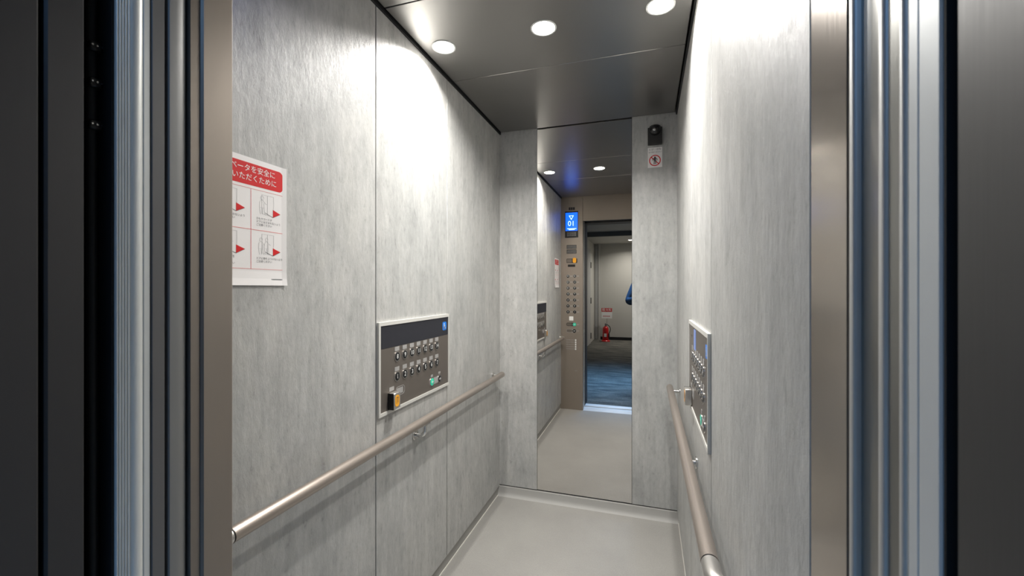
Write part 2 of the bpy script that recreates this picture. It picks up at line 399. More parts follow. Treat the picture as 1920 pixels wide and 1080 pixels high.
bm = bmesh.new(); bm_tube(bm, [(XR + 0.0003, 0.3115, 1.565), (XR - 0.0012, 0.3115, 1.565), (XR - 0.0018, 0.3115, 1.565)], [0.0036, 0.0036, 0.0022], 14); from_bm('screw', bm, 'channel_steel', rj, auto=40)
prism('jamb_gap_shade', 'shade_black', rj, [(XR + 0.05, 0.3080), (XR + 0.0014, 0.3080), (XR + 0.0014, 0.3060), (XR + 0.006, 0.3055), (XR + 0.006, 0.2990), (XR + 0.05, 0.2990)], 0.001, ZD1)  # shade of the jamb gap put in as a black strip
box('jamb_backing', 'black', rj, XR + 0.051, XR + 0.056, 0.290, 0.512, 0.0, ZT)

# ------------------------------------------------------------------ the lift hall seen in the mirror
HX0, HX1, HY0, HY1, HZ = -1.30, 1.25, -5.96, 0.15, 2.55
struct(box('floor_hall', 'carpet', None, HX0 - 0.02, HX1 + 0.02, HY0 - 0.02, 0.2445, -0.02, 0.0))
wh = struct(empty('wall_hall_front'))
box('wall_part', 'hall_wall_dark', wh, HX0 - 0.02, XJ - 0.03, 0.15, 0.19, 0, 2.62)
box('wall_part', 'hall_wall_dark', wh, XR + 0.03, HX1 + 0.02, 0.15, 0.19, 0, 2.62)
box('wall_part', 'hall_wall_dark', wh, XJ - 0.03, XR + 0.03, 0.15, 0.19, 2.10, 2.62)
struct(box('wall_hall_left', 'hall_wall', None, HX0 - 0.05, HX0, HY0, 0.15, 0, 2.62))
struct(box('wall_hall_right', 'hall_wall', None, HX1, HX1 + 0.05, HY0, 0.15, 0, 2.62))
struct(box('wall_hall_back', 'hall_wall', None, HX0 - 0.05, HX1 + 0.05, HY0 - 0.05, HY0, 0, 2.62))
struct(box('trim_8', 'hall_soffit', None, -1.19, -1.14, HY0, HY0 + 0.02, 0.0, 2.45))
struct(box('baseboard_hall', 'black', None, -1.139, HX1, HY0, HY0 + 0.012, 0, 0.075))
struct(box('ceiling_hall', 'hall_ceiling', None, HX0 - 0.05, HX1 + 0.05, -4.35, 0.20, HZ, HZ + 0.05))
sf = struct(empty('ceiling_soffit'))
box('soffit', 'hall_soffit', sf, HX0, HX1, HY0, -4.40, 2.45, 2.50)
box('fascia', 'fascia', sf, HX0, HX1, -4.40, -4.35, 2.45, HZ + 0.05)
d3 = struct(empty('door_3'))
box('leaf', 'hall_door', d3, HX0, HX0 + 0.03, -5.02, -4.18, 0.01, 2.15, 0.003, 1)
for y_ in (-4.18, -5.02):
    for z_ in (1.86, 1.02, 0.19): box('hinge', 'black', d3, HX0 + 0.028, HX0 + 0.045, y_ - 0.02, y_ + 0.02, z_ - 0.07, z_ + 0.07, 0.004, 1)
for a in ((-5.10, -5.025, 0, 2.23), (-4.175, -4.10, 0, 2.23), (-5.024, -4.176, 2.155, 2.23)):
    box('door_frame', 'hall_door', d3, HX0, HX0 + 0.02, *a)
d4 = struct(empty('door_4'))
box('leaf', 'hall_door', d4, HX0 + 0.02, -1.20, HY0, HY0 + 0.012, 0.01, 2.44, 0.002, 1)

# ------------------------------------------------------------------ lamps
def downlight(name, x, y, z, r, label, group, watts, spot, radius=0.026, mname='lamp', col=(1.0, 0.972, 0.93)):
    t = tag(empty(name, (x, y, z)), label, 'downlight', group)
    ringp('bezel', 'lamp_ring', t, circle(0, 0, r + 0.006, n=36), circle(0, 0, r, n=36), -0.0025, 0.001)
    lathe('diffuser', mname, t, [(r * 0.999, 0.0005), (r * 0.96, -0.0018), (r * 0.6, -0.0028), (0.0, -0.0032)][::-1], 36)
    ld = bpy.data.lights.new('lamp_light', 'AREA'); ld.shape = 'DISK'; ld.energy = watts; ld.color = col
    ld.size = radius * 2; ld.spread = math.radians(spot)
    lo_ = bpy.data.objects.new('lamp_light', ld); C.objects.link(lo_); lo_.parent = t; lo_.location = (0, 0, -0.0045)
    return t
downlight('ceiling_downlight', LX[0], LY, ZC, 0.043, 'round lit downlight in the lift ceiling closest to the wall with the red poster', 'lift ceiling downlights', CAR_W, 144)
downlight('ceiling_downlight', LX[1], LY, ZC, 0.043, 'round lit downlight in the middle of the lift ceiling row of three', 'lift ceiling downlights', MID_W, 150)
downlight('ceiling_downlight', LX[2], LY, ZC, 0.043, 'round lit downlight in the lift ceiling beside the security camera side wall', 'lift ceiling downlights', CAR_W, 144)
downlight('hall_downlight', -0.36, -5.26, 2.45, 0.06, 'round hall downlight over the carpet by the fire extinguisher, seen in the mirror', 'hall downlights', HALL_W, 150)
downlight('hall_downlight', 0.75, -5.26, 2.45, 0.06, 'round hall downlight further along the hall soffit from the fire extinguisher', 'hall downlights', HALL_W, 150)

# cool bluish light panel in the hall ceiling over the landing
lp_ = tag(empty('ceiling_light_panel', (-0.25, -0.80, HZ)), 'square bluish light panel in the hall ceiling in front of the lift', 'light panel')
ringp('panel_frame', 'lamp_ring', lp_, [(-0.50, -0.55), (0.50, -0.55), (0.50, 0.55), (-0.50, 0.55)], [(-0.47, -0.52), (0.47, -0.52), (0.47, 0.52), (-0.47, 0.52)], -0.008, 0.0)
box('diffuser', 'panel_glow', lp_, -0.4695, 0.4695, -0.5195, 0.5195, -0.004, 0.0)
pd = bpy.data.lights.new('panel_light', 'AREA'); pd.shape = 'RECTANGLE'; pd.size = 0.86; pd.size_y = 0.86; pd.energy = PANEL_W; pd.color = (0.20, 0.50, 1.0); pd.spread = math.radians(70)
po_ = bpy.data.objects.new('panel_light', pd); C.objects.link(po_); po_.parent = lp_; po_.location = (0, 0, -0.012)

# ------------------------------------------------------------------ handrails
RR, RZ, RO = 0.017, 0.783, 0.0455
def handrail(side, y_near, y_far, flange_near, label, mid, far_post):
    t = tag(empty('handrail', (0, 0, 0)), label, 'handrail', 'lift car handrails')
    wx = XL if side == 'left' else XR; s = 1 if side == 'left' else -1
    rx = wx + s * RO
    tube('grip', 'rail', t, [(rx, y_near, RZ), (rx, (y_near + y_far) / 2, RZ), (rx, y_far - 0.002, RZ), (rx, y_far, RZ)], [RR, RR, RR, RR * 0.94], 32)
    tube('joint_ring', 'black', t, [(rx, y_near - 0.0035, RZ), (rx, y_near, RZ)], RR * 0.93, 32)
    R = RO - 0.006
    path = [(rx, y_near - 0.0036, RZ), (rx, flange_near + R, RZ)]
    for i in range(1, 13):
        a = math.radians(90 * i / 12); path.append((rx - s * R * (1 - math.cos(a)), flange_near + R - R * math.sin(a), RZ))
    path.append((wx + s * 0.001, flange_near, RZ))
    tube('end_elbow', 'satin', t, path, RR * 0.985, 32)
    def flange(y, z, r, th=0.005):
        bm = bmesh.new(); bm_tube(bm, [(wx, y, z), (wx + s * th * 0.7, y, z), (wx + s * th, y, z)], [r, r, r * 0.9], 32)
        return from_bm('flange', bm, 'chrome', t, auto=40)
    flange(flange_near, RZ, 0.027)
    # far post: short peg straight into the wall
    flange(far_post, RZ, 0.019); tube('post', 'chrome', t, [(wx + s * 0.004, far_post, RZ), (rx - s * RR * 0.7, far_post, RZ)], 0.0085, 20)
    # middle bracket: drops below the rail and turns into the wall
    zb = RZ - 0.062
    flange(mid, zb, 0.021, 0.006)
    pth = [(wx + s * 0.005, mid, zb), (rx - s * 0.022, mid, zb)]
    for i in range(1, 8):
        a = math.radians(90 * i / 7); pth.append((rx - s * 0.022 + s * 0.022 * math.sin(a), mid, zb + 0.022 * (1 - math.cos(a))))
    pth.append((rx, mid, RZ - RR + 0.003))
    tube('bracket', 'chrome', t, pth, 0.0085, 20)
    bm = bmesh.new(); bm_box(bm, rx - 0.010, rx + 0.010, mid - 0.028, mid + 0.028, RZ - RR - 0.002, RZ - RR + 0.004, 0.001, 1)
    from_bm('saddle', bm, 'chrome', t, auto=40)
    return t
handrail('left', 0.682, 2.470, 0.60, 'brown metal handrail below the button panel on the wall with the red poster', 1.515, 2.43)
handrail('right', 0.896, 2.420, 0.818, 'brown metal handrail under the button panel with the small lit screen', 1.560, 2.335)

# ------------------------------------------------------------------ low wheelchair button panels
def wheelchair_icon(parent, cx, cy, r, z):
    L = [circle(cx - 0.13 * r, cy - 0.22 * r, 0.40 * r, n=16, a0=math.radians(110), a1=math.radians(350)),
         [(cx - 0.16 * r, cy + 0.32 * r), (cx - 0.14 * r, cy - 0.14 * r), (cx + 0.22 * r, cy - 0.14 * r), (cx + 0.40 * r, cy - 0.58 * r), (cx + 0.54 * r, cy - 0.52 * r)],
         [(cx - 0.14 * r, cy + 0.10 * r), (cx + 0.20 * r, cy + 0.10 * r)]]
    bm = bmesh.new()
    for ln in L: bm_stroke(bm, ln, 0.17 * r, z, z + 0.0002)
    bm_prism(bm, circle(cx - 0.16 * r, cy + 0.52 * r, 0.13 * r, n=12), z, z + 0.0002)
    return from_bm('wheelchair_symbol', bm, 'white_print', parent)
BTN_R = 0.0182
def round_button(parent, x, y, z, num, r=BTN_R, mface='gloss_black', mnum='white_print', size=0.0235):
    b = lathe('button', mface, parent, [(r * 0.86, 0.0), (r * 0.86, 0.0022), (r * 0.78, 0.0030), (0.0, 0.0033)], 28)
    b.location = (x, y, z)
    ringp('button_ring', 'chrome', b, circle(0, 0, r, n=28), circle(0, 0, r * 0.87, n=28), 0.0, 0.0024)
    if num: text('numeral', mnum, b, num, 0, 0, 0.00345, size)
    return b
def open_icon(parent, z, r, closed=False):
    k = 1 if not closed else -1
    bm = bmesh.new()
    bm_stroke(bm, [(0, -0.5 * r), (0, 0.5 * r)], 0.1 * r, z, z + 0.0002)
    for s in (-1, 1):
        tip, base = (0.58 * r, 0.2 * r) if not closed else (0.16 * r, 0.54 * r)
        p = [(s * tip, 0), (s * base, 0.28 * r), (s * base, -0.28 * r)]
        bm_prism(bm, p if s * k > 0 else p[::-1], z, z + 0.0002)
    return from_bm('arrow_symbol', bm, 'white_print', parent)
def low_panel(side, yc, zc, w, h, label, screen):
    x = XL if side == 'left' else XR
    t = tag(facing('button_panel', (x, yc, zc), side), label, 'button panel', 'low button panels in the lift car')
    hw, hh = w / 2, h / 2
    box('backplate', 'black', t, -hw + 0.004, hw - 0.004, -hh + 0.004, hh - 0.004, 0.0, 0.004)
    bm = bmesh.new(); bm_ringp(bm, [(-hw, -hh), (hw, -hh), (hw, hh), (-hw, hh)], [(-hw + 0.010, -hh + 0.012), (hw - 0.007, -hh + 0.012), (hw - 0.007, hh - 0.013), (-hw + 0.010, hh - 0.013)], 0.0, 0.009)
    from_bm('frame', bm, 'frame_white', t)
    zb = hh - 0.095
    face = box('face_plate', 'bronze_plate', t, -hw + 0.0105, hw - 0.0075, -hh + 0.0125, zb - 0.0008, 0.0042, 0.0062)
    band = box('top_band', 'band_dark' if not screen else 'bronze_plate', t, -hw + 0.0105, hw - 0.0075, zb, hh - 0.0135, 0.0042, 0.0064)
    bw = ringp('badge', 'badge_blue', t, rrect(hw - 0.062, hw - 0.024, hh - 0.072, hh - 0.034, 0.008), [(hw - 0.043, hh - 0.053)] * 28, 0.0064, 0.0068)
    wheelchair_icon(bw, hw - 0.043, hh - 0.053, 0.020, 0.00685)
    if screen:
        sc = prism('screen', 'screen_pale', t, rrect(-0.100, -0.042, zb + 0.006, hh - 0.020, 0.006), 0.0064, 0.0072)
        strokes('arrow_mark', 'ink', t, [[(-0.190, hh - 0.050), (-0.165, hh - 0.050)], [(-0.178, hh - 0.057), (-0.165, hh - 0.050)]], 0.003, 0.0064, 0.0067)
    px = 0.0522; x0 = -hw + 0.1145
    for row in range(2):
        yb = -hh + 0.198 - row * 0.0745
        for i in range(7):
            bx = x0 + i * px
            round_button(t, bx, yb, 0.0062, str((8 if row == 0 else 1) + i))
            tg = box('braille_plate', 'tag_grey', t, bx - 0.015, bx + 0.015, yb + 0.0205, yb + 0.0365, 0.0062, 0.0070)
    yb = -hh + 0.047
    ob = prism('door_button_plate', 'tag_grey', t, rrect(x0 + 0.248, x0 + 0.352, yb - 0.014, yb + 0.014, 0.012), 0.0062, 0.0068)
    b = round_button(t, x0 + 0.268, yb, 0.0066, None, 0.0185, 'green_lens'); open_icon(b, 0.0036, 0.013)
    b = round_button(t, x0 + 0.338, yb, 0.0066, None, 0.0165); open_icon(b, 0.0036, 0.012, True)
    for bx in (x0 + 0.268, x0 + 0.338): box('braille_plate', 'tag_grey', t, bx - 0.009, bx + 0.009, yb + 0.021, yb + 0.031, 0.0062, 0.0070)
    # call button in a projecting guard
    gx = -hw + 0.080; gy = -hh + 0.044
    g = box('call_guard', 'satin', t, gx - 0.022, gx + 0.022, gy - 0.029, gy + 0.029, 0.0062, 0.030, 0.002, 1)
    box('guard_side', 'plastic_black', g, gx - 0.0235, gx - 0.0205, gy - 0.0295, gy + 0.0295, 0.0062, 0.0295)
    prism('call_button', 'amber', g, rrect(gx - 0.014, gx + 0.014, gy - 0.021, gy + 0.021, 0.012), 0.0295, 0.0306)
    strokes('bell_symbol', 'ink', g, [[(gx - 0.004, gy - 0.010), (gx - 0.004, gy + 0.008)], [(gx + 0.004, gy + 0.010), (gx + 0.004, gy - 0.006)], [(gx - 0.006, gy + 0.012), (gx + 0.006, gy + 0.012)]], 0.0025, 0.0306, 0.0309)
    box('braille_plate', 'tag_grey', t, gx - 0.015, gx + 0.015, gy + 0.034, gy + 0.048, 0.0062, 0.0070)
    lp = rrect(gx + 0.026, gx + 0.088, gy + 0.006, gy + 0.040, 0.014); li = rrect(gx + 0.028, gx + 0.086, gy + 0.008, gy + 0.038, 0.012)
    ringp('label_outline', 'tag_grey', t, lp, li, 0.0062, 0.0066)
    box('label_plate', 'tag_grey', t, gx + 0.032, gx + 0.076, gy + 0.012, gy + 0.034, 0.0062, 0.0066)
    return t
low_panel('left', 1.535, 1.0265, 0.546, 0.332, 'low panel of numbered buttons with plain dark top band beside the red poster', False)
low_panel('right', 1.490, 1.0330, 0.530, 0.318, 'low panel of numbered buttons with a small lit screen on the wall facing the poster', True)

# ------------------------------------------------------------------ main operating panel on the return (seen in the mirror)
cp = tag(facing('operating_panel', (-0.7815, YF, 1.40), 'front'), 'tall brown column of black floor buttons under a blue screen, seen in the mirror', 'operating panel')
def PX(wx): return -(wx + 0.7815)
def PZ(wz): return wz - 1.40
for i in range(3):
    box('maker_mark', 'band_dark', cp, PX(-0.745) + i * 0.023, PX(-0.745) + i * 0.023 + 0.019, PZ(2.160), PZ(2.190), 0.0, 0.001)
dz = prism('display_glass', 'gloss_black', cp, rrect(PX(-0.707), PX(-0.851), PZ(1.861), PZ(2.147), 0.004), 0.0, 0.004)
prism('screen', 'screen_blue', dz, rrect(PX(-0.709) + 0.004, PX(-0.849) - 0.004, PZ(1.935), PZ(2.132), 0.003), 0.004, 0.0045)
text('floor_number', 'screen_white', dz, '10', 0.0, PZ(2.012), 0.0048, 0.078)
tri = [(-0.022, PZ(2.098)), (0.022, PZ(2.098)), (0.0, PZ(2.058))]
bm = bmesh.new(); bm_stroke(bm, tri, 0.006, 0.0046, 0.0049, True); from_bm('down_arrow', bm, 'screen_white', dz)
for zz, ww in ((1.958, 0.052), (1.948, 0.034)):
    strokes('screen_text', 'screen_white', dz, [[(-ww + k * 0.0088, PZ(zz)), (-ww + k * 0.0088 + 0.0055, PZ(zz))] for k in range(int(ww * 2 / 0.0088))], 0.0065, 0.0046, 0.0049)
strokes('printed_notice', 'tag_grey', dz, [[(-0.05 + 0.017 * k, PZ(z_)), (-0.04 + 0.017 * k, PZ(z_))] for k in range(6) for z_ in (1.915, 1.905, 1.892, 1.882)], 0.0035, 0.004, 0.0043)
for z0_, z1_ in ((1.740, 1.782), (1.688, 1.732)):
    sp = box('speaker_grille', 'plastic_black', cp, PX(-0.726), PX(-0.833), PZ(z0_), PZ(z1_), 0.0, 0.0012)
    strokes('grille_slot', 'tag_grey', sp, [[(PX(-0.731), PZ(z0_ + 0.008 + 0.0085 * k)), (PX(-0.828), PZ(z0_ + 0.008 + 0.0085 * k))] for k in range(4)], 0.002, 0.0012, 0.0015)
iv = prism('intercom_plate', 'plastic_black', cp, rrect(PX(-0.718), PX(-0.834), PZ(1.588), PZ(1.634), 0.006), 0.0, 0.0012)
prism('intercom_face', 'bronze_plate', iv, rrect(PX(-0.775), PX(-0.830), PZ(1.593), PZ(1.629), 0.004), 0.0012, 0.0016)
yb_ = prism('call_button', 'amber', cp, rrect(PX(-0.728), PX(-0.766), PZ(1.588), PZ(1.642), 0.014), 0.0012, 0.007)
prism('label_plate', 'plastic_black', cp, rrect(PX(-0.740), PX(-0.820), PZ(1.545), PZ(1.570), 0.003), 0.0, 0.001)
for row in range(7):
    zz = 1.057 + 0.0645 * row
    for ci, wx in enumerate((-0.745, -0.818)):
        round_button(cp, PX(wx), PZ(zz), 0.0, str(1 + row * 2 + ci), 0.0185, size=0.021)
        box('braille_plate', 'tag_grey', cp, PX(wx) - 0.046, PX(wx) - 0.024, PZ(zz) - 0.004, PZ(zz) + 0.004, 0.0, 0.0008)
box('card_reader', 'white_print', cp, PX(-0.760), PX(-0.805), PZ(0.963), PZ(1.008), 0.0, 0.002)
pl = prism('door_button_plate', 'plastic_black', cp, rrect(PX(-0.728), PX(-0.836), PZ(0.903), PZ(0.939), 0.017), 0.0, 0.0010)
prism('plate_face', 'bronze_plate', pl, rrect(PX(-0.770), PX(-0.832), PZ(0.907), PZ(0.935), 0.012), 0.0010, 0.0013)
b = round_button(cp, PX(-0.747), PZ(0.921), 0.0010, None, 0.021, 'green_lens'); open_icon(b, 0.0036, 0.016)
pl = prism('door_button_plate', 'tag_grey', cp, rrect(PX(-0.728), PX(-0.836), PZ(0.834), PZ(0.870), 0.017), 0.0, 0.0010)
prism('plate_face', 'bronze_plate', pl, rrect(PX(-0.770), PX(-0.833), PZ(0.837), PZ(0.867), 0.014), 0.0010, 0.0013)
b = round_button(cp, PX(-0.749), PZ(0.852), 0.0010, None, 0.021); open_icon(b, 0.0036, 0.016, True)
for zz in (0.921, 0.852): box('braille_plate', 'tag_grey', cp, PX(-0.747) - 0.046, PX(-0.747) - 0.026, PZ(zz) - 0.004, PZ(zz) + 0.004, 0.0, 0.0008)
for k in range(5):
    zz = 0.752 - 0.024 * k
    box('vent_slot', 'tag_grey', cp, PX(-0.742), PX(-0.838), PZ(zz) - 0.002, PZ(zz) + 0.002, 0.0, 0.0012)
    box('vent_tab', 'white_print', cp, PX(-0.728), PX(-0.741), PZ(zz) - 0.009, PZ(zz) + 0.009, 0.0, 0.0016)
box('service_label', 'tag_grey', cp, PX(-0.715), PX(-0.745), PZ(0.420), PZ(0.424), 0.0, 0.0006)

# ------------------------------------------------------------------ safety poster on the left wall
po = tag(facing('safety_poster', (XL, 0.767, 1.4705), 'left'), 'white safety poster with red header and four drawings on the grey wall', 'poster')
bm = bmesh.new(); N = 14
for i in range(N):
    for j in range(2):
        pass
def sheet_z(x, y): return 0.0012 + 0.0030 * max(0.0, (-y - 0.114) / 0.037) ** 2 + 0.0015 * max(0.0, (x - 0.0965) / 0.0085) ** 2
gx_ = [-0.105 + 0.21 * i / 14 for i in range(15)]; gy_ = [-0.151 + 0.302 * j / 18 for j in range(19)]
top = [[bm.verts.new((x_, y_, sheet_z(x_, y_))) for x_ in gx_] for y_ in gy_]
bot = [[bm.verts.new((x_, y_, sheet_z(x_, y_) - 0.0008)) for x_ in gx_] for y_ in gy_]
for j in range(18):
    for i in range(14):
        bm.faces.new((top[j][i], top[j][i + 1], top[j + 1][i + 1], top[j + 1][i])); bm.faces.new((bot[j][i], bot[j + 1][i], bot[j + 1][i + 1], bot[j][i + 1]))
for i in range(14):
    bm.faces.new((bot[0][i], bot[0][i + 1], top[0][i + 1], top[0][i])); bm.faces.new((top[18][i], top[18][i + 1], bot[18][i + 1], bot[18][i]))
for j in range(18):
    bm.faces.new((top[j][0], top[j + 1][0], bot[j + 1][0], bot[j][0])); bm.faces.new((bot[j][14], bot[j + 1][14], top[j + 1][14], top[j][14]))
from_bm('sheet', bm, 'paper', po)
ZP = 0.0015
hd = prism('header_band', 'red_print', po, rrect(-0.094, 0.094, 0.086, 0.138, 0.012), 0.001, ZP)
text('header_text', 'white_print', po, 'エレベータを安全に', 0.071, 0.1235, ZP + 0.0003, 0.0175, 'RIGHT')
text('header_text', 'white_print', po, 'ご利用いただくために', 0.075, 0.1025, ZP + 0.0003, 0.0175, 'RIGHT')
ringp('border_line', 'pink_line', po, rrect(-0.096, 0.096, -0.112, 0.079, 0.006), rrect(-0.0952, 0.0952, -0.1112, 0.0782, 0.0055), 0.001, ZP)
strokes('border_line', 'pink_line', po, [[(0.002, -0.111), (0.002, 0.078)], [(-0.095, -0.018), (0.095, -0.018)]], 0.0011, 0.001, ZP)
caps = {(0, 0): ['ドアに手をつかないよう', 'ご注意ください'], (1, 0): ['ひもやコードが', 'ドアにはさまれないよう', 'ご注意ください'],
        (0, 1): ['とびのりなどを', 'しないよう', 'ご注意ください'], (1, 1): ['ドアに物をぶつけないよう', 'ご注意ください']}
for (ci, ri), ls in caps.items():
    ox, oy = (-0.094 if ci == 0 else 0.006), (0.070 if ri == 0 else -0.026)
    # open lift doors in thin line, two people shapes, red arrow
    dl = [[(ox + 0.026, oy), (ox + 0.026, oy - 0.046)], [(ox + 0.026, oy), (ox + 0.060, oy)], [(ox + 0.060, oy), (ox + 0.060, oy - 0.050)], [(ox + 0.042, oy), (ox + 0.042, oy - 0.048)], [(ox + 0.026, oy - 0.046), (ox + 0.060, oy - 0.050)]]
    strokes('door_drawing', 'ink_grey', po, dl, 0.0004, 0.001, ZP)
    def figure(fx, fy, k):
        return [circle(fx, fy, 0.0045 * k, 0.0052 * k, 12), [(fx - 0.002, fy - 0.005 * k), (fx - 0.007 * k, fy - 0.010 * k), (fx - 0.008 * k, fy - 0.022 * k), (fx - 0.005 * k, fy - 0.040 * k)],
                [(fx + 0.002, fy - 0.005 * k), (fx + 0.006 * k, fy - 0.010 * k), (fx + 0.012 * k, fy - 0.014 * k)], [(fx + 0.005 * k, fy - 0.012 * k), (fx + 0.005 * k, fy - 0.024 * k), (fx + 0.007 * k, fy - 0.039 * k), (fx + 0.010 * k, fy - 0.040 * k)],
                [(fx - 0.006 * k, fy - 0.024 * k), (fx + 0.005 * k, fy - 0.024 * k)], [(fx, fy - 0.025 * k), (fx + 0.001, fy - 0.039 * k)]]
    fl = figure(ox + 0.027, oy - 0.008, 1.0) if ri == 0 else figure(ox + 0.024, oy - 0.014, 0.9) + figure(ox + 0.040, oy - 0.013, 0.9)
    strokes('person_drawing', 'ink_grey', po, fl, 0.0004, 0.001, ZP)
    prism('red_arrow', 'red_print', po, [(ox + 0.058, oy - 0.051), (ox + 0.080, oy - 0.040), (ox + 0.058, oy - 0.032)], 0.001, ZP + 0.0001)
    strokes('arrow_edge', 'ink', po, [[(ox + 0.058, oy - 0.0515), (ox + 0.036, oy - 0.043)], [(ox + 0.058, oy - 0.0515), (ox + 0.080, oy - 0.0405)]], 0.0006, 0.001, ZP + 0.0002)
    for k, s_ in enumerate(ls): text('caption', 'ink', po, s_, ox + 0.010, oy - 0.0595 - 0.0075 * k, ZP + 0.0003, 0.0064, 'LEFT')
strokes('imprint', 'ink_grey', po, [[(0.060 + 0.0045 * k, -0.136), (0.0635 + 0.0045 * k, -0.136)] for k in range(7)], 0.003, 0.0014, 0.0027)

# ------------------------------------------------------------------ security camera and notice on the back wall
sc_ = tag(facing('security_camera', (0.043, YB, 2.184), 'back'), 'black dome security camera high on the back wall over a small notice', 'security camera')
prism('housing', 'plastic_black', sc_, rrect(-0.039, 0.039, -0.055, 0.040, 0.004), 0.0, 0.022, auto=40)
dm = lathe('dome', 'gloss_black', sc_, [(0.030, 0.0), (0.030, 0.020), (0.0285, 0.030), (0.024, 0.039), (0.016, 0.046), (0.007, 0.049), (0.0, 0.0495)], 32)
dm.location = (0.0, 0.022, 0.006)
tp = prism('top_cap', 'plastic_black', sc_, circle(0, 0.040, 0.030, 0.016, 20, 0, math.pi), 0.0, 0.022, auto=40)
lz = lathe('lens', 'chrome', dm, [(0.0075, 0.0), (0.0075, 0.005), (0.0055, 0.006), (0.0, 0.006)], 20); lz.location = (-0.004, -0.006, 0.045)
nt = tag(facing('warning_notice', (0.043, YB, 2.0585), 'back'), 'small white notice with a red prohibition circle under the security camera', 'sign')
box('plate', 'paper', nt, -0.039, 0.039, -0.0565, 0.0575, 0.0, 0.0015)
text('notice_text', 'ink', nt, 'とび・はね', 0, 0.046, 0.0017, 0.0135)
text('notice_text', 'ink', nt, 'おやめください', 0, 0.030, 0.0017, 0.0100)
ringp('prohibition_ring', 'red_print', nt, circle(0, -0.017, 0.0315, n=36), circle(0, -0.017, 0.0265, n=36), 0.0015, 0.0019)
strokes('prohibition_bar', 'red_print', nt, [[(-0.020, 0.003), (0.020, -0.037)]], 0.005, 0.0015, 0.0018)
bm = bmesh.new(); q = 0.0019
bm_prism(bm, circle(0, 0.0015, 0.0042, n=14), q, q + 0.0002)
for ln, w_ in (([(0, -0.004), (0, -0.018)], 0.0105), ([(-0.003, -0.018), (-0.0045, -0.037)], 0.0042), ([(0.003, -0.018), (0.0045, -0.037)], 0.0042),
               ([(-0.005, -0.004), (-0.012, -0.010), (-0.010, -0.018)], 0.0032), ([(0.005, -0.004), (0.012, -0.010), (0.010, -0.018)], 0.0032)): bm_stroke(bm, ln, w_, q, q + 0.0002)
from_bm('person_symbol', bm, 'ink', nt)

# ------------------------------------------------------------------ cables glimpsed in the gap between landing door and car door
cb = tag(empty('door_cable', (XJ - 0.035, 0.3615, 0.05)), 'black hanging cable with small shiny clips in the dark gap between the open doors', 'cable')
tube('hose', 'rubber', cb, [(0, 0, 0), (0.001, 0.001, 0.8), (-0.001, 0, 1.6), (0, 0, 2.0)], 0.006, 14)
for z_ in (1.577, 1.530, 1.475):
    k = box('clip', 'plastic_black', cb, -0.009, 0.010, -0.0065, 0.0065, z_ - 0.006, z_ + 0.006, 0.0015, 1)
    for yy in (-0.005, 0.0, 0.005): 
        bm = bmesh.new(); bm_tube(bm, [(0.010, yy, z_), (0.0125, yy, z_)], 0.0011, 8); from_bm('pin', bm, 'chrome', k, auto=40)

# ------------------------------------------------------------------ fire extinguisher in the hall
ex = tag(empty('fire_extinguisher', (-0.975, -5.58, 0.0)), 'red fire extinguisher standing on the hall carpet under its sign', 'fire extinguisher')
lathe('cylinder', 'ext_red', ex, [(0.070, 0.030), (0.074, 0.036), (0.074, 0.300), (0.071, 0.325), (0.060, 0.352), (0.040, 0.368), (0.026, 0.374), (0.024, 0.395)], 32)
lathe('foot_ring', 'ext_red', ex, [(0.105, 0.0), (0.105, 0.022), (0.095, 0.032), (0.078, 0.034)], 32)
lathe('neck', 'chrome', ex, [(0.020, 0.395), (0.020, 0.428), (0.014, 0.434), (0.0, 0.436)], 20)
box('lever', 'plastic_black', ex, -0.012, 0.012, -0.02, 0.115, 0.436, 0.446, 0.003, 1)
box('carry_handle', 'plastic_black', ex, -0.012, 0.012, -0.02, 0.105, 0.412, 0.420, 0.003, 1)
ringp('gauge', 'chrome', ex, circle(0, 0, 0.016, n=20), [(0, 0)] * 20, 0.0, 0.01).matrix_basis = Matrix.Translation((0.0, 0.030, 0.405)) @ Matrix.Rotation(-math.pi / 2, 4, 'X')
hp = []
for i in range(17):
    t_ = i / 16; a = math.pi * t_
    hp.append((0.02 + 0.095 * math.sin(a) ** 0.7, 0.02, 0.425 - 0.30 * t_ + 0.03 * math.sin(a)))
tube('hose', 'rubber', ex, hp, 0.010, 12)
tube('nozzle', 'rubber', ex, [(0.02 + 0.066, 0.03, 0.19), (0.02 + 0.066, 0.03, 0.10)], [0.012, 0.017], 12)
box('body_label', 'white_print', ex, -0.030, 0.030, 0.0735, 0.0755, 0.12, 0.20, 0.001, 1)
sn = tag(empty('extinguisher_sign', (-0.965, -5.80, 0.0)), 'red and white square sign on a thin pole behind the fire extinguisher', 'sign')
tube('pole', 'chrome', sn, [(0, 0, 0.0), (0, 0, 0.56)], 0.008, 12)
lathe('pole_base', 'plastic_black', sn, [(0.06, 0.0), (0.06, 0.008), (0.012, 0.014)], 24)
box('plate', 'white_print', sn, -0.130, 0.130, 0.009, 0.017, 0.555, 0.815, 0.002, 1)
box('red_band', 'ext_red', sn, -0.130, 0.130, 0.0172, 0.0188, 0.722, 0.815)
tx = text('sign_text', 'white_print', sn, '消火器', 0, 0.0192, 0.768, 0.078); tx.rotation_euler = (math.pi / 2, 0, math.pi)
bm = bmesh.new()
for k in range(5): bm_box(bm, -0.09 + 0.036 * k, -0.068 + 0.036 * k, 0.0172, 0.0180, 0.60, 0.622)
from_bm('small_print', bm, 'ext_red', sn)

